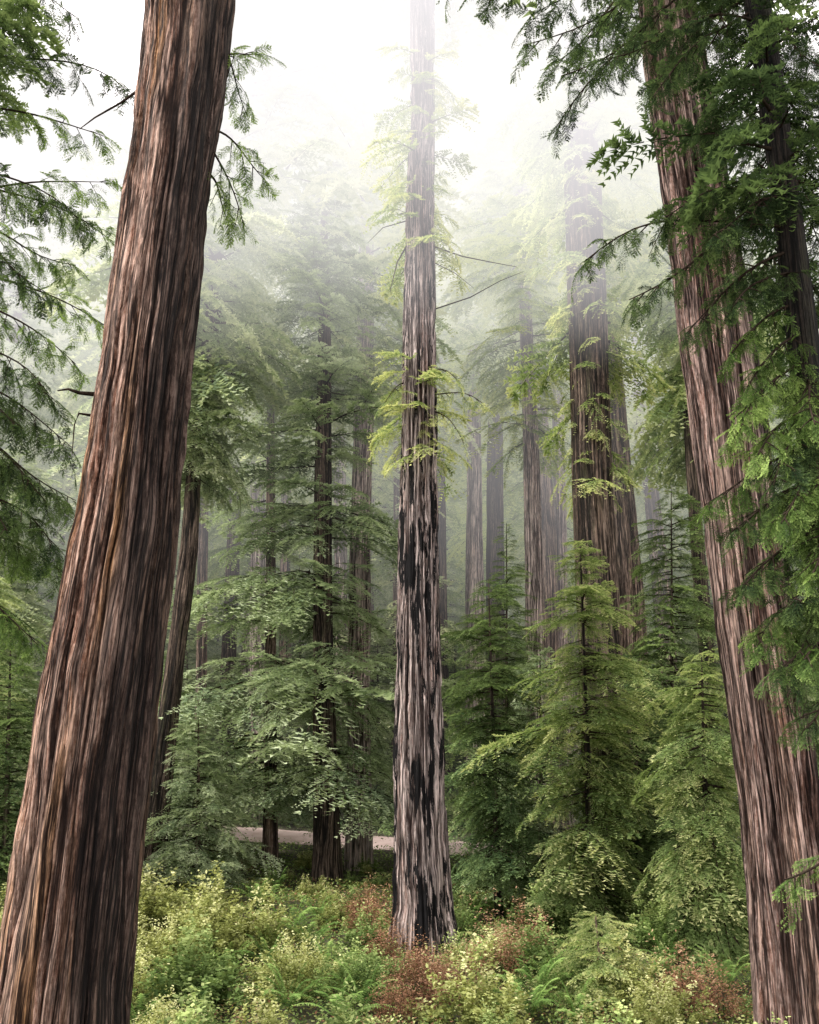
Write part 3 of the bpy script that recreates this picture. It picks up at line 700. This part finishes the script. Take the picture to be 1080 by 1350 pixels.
def fern_proto(seed):
    t = thing('sword_fern', 'green sword fern with arching fronds in the undergrowth', 'fern', (0,0,0), 'sword ferns in the undergrowth')
    g = np.random.default_rng(seed); b = Bag()
    for k in range(18):
        a = k*2.4+g.uniform(-.3, .3); L_ = g.uniform(.65, 1.2); el = g.uniform(.7, 1.35)
        V, T, A = [], [], []
        n = 34
        for i in range(n):
            s = i/n
            x = L_*math.cos(el)*s*1.25; z = L_*math.sin(el)*s*1.35-.75*L_*s*s*.85
            p = np.array([math.cos(a)*x, math.sin(a)*x, z+.05])
            side = np.array([-math.sin(a), math.cos(a), 0.])
            fw = np.array([math.cos(a), math.sin(a), -.2])
            wl = .11*L_*math.sin(math.pi*min(1, s*.85+.12))
            for sg in (-1, 1):
                n0 = len(V); tip = p+side*sg*wl+fw*wl*.3+np.array([0, 0, -.15*wl+g.uniform(-.02, .02)])
                V.extend([p-fw*.010, p+fw*.010, tip]); T.append((n0, n0+1, n0+2)); A.extend([.2+.45*s, .2+.45*s, .5+.45*s])
        b.add(np.array(V), np.array(T), np.array(A)+g.uniform(-.2, .2), np.zeros(len(T), int))
    b.obj('fronds', [G_fern, M_twig], t); return t
SP = {
 'lime': [shrub_proto('leafy_shrub', 'yellow green leafy shrub in the sunlit undergrowth', 'shrub', 'yellow green undergrowth shrubs', 401+k, G_lime, .85, .7+.22*k, 115, 46, .050+.014*k) for k in range(3)],
 'green': [shrub_proto('leafy_shrub', 'mid green leafy shrub in the shaded undergrowth', 'shrub', 'mid green undergrowth shrubs', 411+k, G_shrub, .85, .6+.25*k, 115, 44, .052+.018*k) for k in range(3)],
 'brown': [shrub_proto('dry_shrub', 'rusty brown dry shrub among the green undergrowth', 'shrub', 'rusty brown undergrowth shrubs', 421+k, G_brown, .65, .6+.22*k, 120, 32, .05, .35) for k in range(3)],
 'fern': [fern_proto(431), fern_proto(432), fern_proto(433)],
}
first = {}
def put(kind, X, Y, s, label=None):
    k = g.integers(3); p = SP[kind][k]
    loc = (X, Y, float(ground(X, Y))-.03)
    rz = g.uniform(0, 6.28)
    if (kind, k) not in first and label is None:
        first[(kind, k)] = 1; p.location = loc; p.rotation_euler = (0,0,rz); p.scale = (s,s,s)
    else: copy_tree(p, loc, rz, s, label=label)
def atg(px, py):
    for Y in np.arange(9, 60, .1):
        p = P(px, py, Y)
        if p[2] <= float(ground(p[0], Y)): return p[0], Y
    return p[0], 35.
sh = []
for (px, py, s) in [(490,1245,1.25),(475,1215,1.1),(505,1275,.9),(655,1300,1.0),(692,1275,1.05),(545,1318,.95),(575,1335,.9),(610,1320,.8),(900,1348,.9),(520,1352,.7),(945,1345,.8),(560,1295,.8),(870,1335,.8)]:
    X, Y = atg(px, py); put('brown', X, Y, s); sh.append((X, Y))
for (px, py, s) in [(385,1235,1.2),(405,1262,1.15),(430,1300,1.0),(355,1280,1.0),(605,1245,1.1),(625,1225,1.0),(710,1325,1.05),(700,1348,.9),(480,1335,.95),(450,1352,.9),(740,1312,.95),(665,1352,.9),(300,1300,.9),(850,1315,1.0),(960,1310,1.0),(625,1300,.9),(380,1335,.9),(760,1350,.8),(880,1275,1.0),(520,1225,.9),(340,1200,1.0),(365,1175,1.0),(660,1215,1.0),(250,1320,.9),(420,1215,.9)]:
    X, Y = atg(px, py); put('fern', X, Y, s); sh.append((X, Y))
cnt = 0; tries = 0
while cnt < 275 and tries < 9000:
    tries += 1
    Y = g.uniform(10.6, 33.8) ; X = g.uniform(-.50*Y-1, .50*Y+1)
    rr_ = .72 if Y < 22 else .62
    if any((X-a)**2+(Y-b)**2 < rr_**2 for a, b in sh): continue
    if (X-.3)**2+(Y-19.8)**2 < .8: continue
    if X > 4.0 and Y < 13.2: continue
    if (X-.3)**2+(Y-18.6)**2 < 1.2: s = g.uniform(.3, .45)
    elif Y > 31 and -9 < X < 4.5: s = g.uniform(.3, .62)
    elif Y > 23.5 and -9 < X < 4.5: s = g.uniform(.28, .42)
    elif X < -2.5 and Y > 15: s = g.uniform(.8, 1.4)
    else: s = g.uniform(.5, 1.0)*(1.0 if Y > 15 else .85)
    pl = .72 if X < -1.5 else (.45 if Y < 17 else .15)
    q = g.random()
    kind = 'lime' if q < pl else ('brown' if q > .95 else ('fern' if q > .87 else 'green'))
    sh.append((X, Y)); put(kind, X, Y, s); cnt += 1
def cover(n, y0, y1, seed, fmat, name, label, zmax=.30):
    g2 = np.random.default_rng(seed)
    Y = g2.uniform(y0, y1, n); X = g2.uniform(-1, 1, n)*(.55*Y+2)
    keep = np.abs(Y-road_y(X)) > 1.75+.5*np.sin(X*2.1)*np.sin(X*.9+1)
    X, Y = X[keep], Y[keep]; n = len(X)
    hh = zmax*(.5+.8*np.abs(np.sin(X*1.1+Y*.7)*np.sin(Y*.9-X*.4)))
    Z = ground(X, Y)+g2.random(n)**1.3*hh
    d = g2.normal(0, 1, (n, 3)); d[:, 2] = np.abs(d[:, 2])*.4; d /= np.linalg.norm(d, axis=1)[:, None]
    u = g2.normal(0, .5, (n, 3)); u[:, 2] += 1; sd = np.cross(d, u); sd /= np.linalg.norm(sd, axis=1)[:, None]
    L_ = (.03+.002*Y)[:, None]*g2.uniform(.6, 1.3, (n, 1))
    p = np.stack([X, Y, Z], -1)
    V = np.stack([p, p+d*L_*.5+sd*L_*.28, p+d*L_, p+d*L_*.5-sd*L_*.28], 1).reshape(-1, 3)
    k = np.arange(n)*4
    Q = np.stack([k, k+1, k+2, k+3], -1)
    clump = .42+.3*np.sin(X*1.3+2)*np.sin(Y*1.1)
    A = np.repeat(np.clip(clump+g2.uniform(-.3, .3, n), 0, 1), 4)
    o = mesh_obj(name, V, Q, [fmat], attr=A); o['kind'] = 'stuff'; o['label'] = label; o['category'] = 'ground cover'
cover(120000, 9, 36.5, 501, G_shrub, 'ground_cover', 'low green leafy ground cover under the shrubs', .26)
cover(70000, 9, 30, 504, G_lime, 'ground_cover', 'low yellow green leafy ground cover between the shrubs', .32)
cover(60000, 36, 70, 502, G_mid, 'ground_cover', 'dark ground cover beyond the road', .6)
cover(25000, 9, 30, 503, G_brown, 'leaf_litter', 'rusty dry twigs and leaf litter on the forest floor', .25)

# =================================================================== LIGHT, SKY, CAMERA
w = bpy.data.worlds.new('World'); scene.world = w; w.use_nodes = True
N, L = w.node_tree.nodes, w.node_tree.links; N.clear()
sky = N.new('ShaderNodeTexSky'); sky.sky_type = 'NISHITA'; sky.sun_disc = False
sun_dir = Vector((-.80, -.18, .88)).normalized()
sky.sun_elevation = math.asin(sun_dir.z); sky.sun_rotation = math.atan2(sun_dir.x, sun_dir.y)
sky.dust_density = 4
mxn = N.new('ShaderNodeMix'); mxn.data_type = 'RGBA'; mxn.inputs[0].default_value = .85
L.new(sky.outputs[0], mxn.inputs[6]); mxn.inputs[7].default_value = (18.3, 17.3, 17.2, 1)
bg = N.new('ShaderNodeBackground'); bg.inputs[1].default_value = .15
L.new(mxn.outputs[2], bg.inputs[0])
o = N.new('ShaderNodeOutputWorld'); L.new(bg.outputs[0], o.inputs['Surface'])
sl = bpy.data.lights.new('sun', 'SUN'); sl.energy = 5.0; sl.angle = rad(7); sl.color = (1, .955, .89)
so = bpy.data.objects.new('sun', sl); COL.objects.link(so); so.rotation_euler = sun_dir.to_track_quat('Z', 'Y').to_euler()
so.location = (0, 0, 60)
cam = bpy.data.cameras.new('camera'); cam.sensor_fit = 'HORIZONTAL'; cam.sensor_width = 36; cam.lens = 36*F/1080
cam.clip_start = .1; cam.clip_end = 1500
co = bpy.data.objects.new('camera', cam); COL.objects.link(co); co.location = (0, 0, CZ); co.rotation_euler = (rad(90)+TH, 0, 0)
scene.camera = co
scene.view_settings.view_transform = 'Standard'
try: scene.view_settings.look = 'None'
except Exception: pass
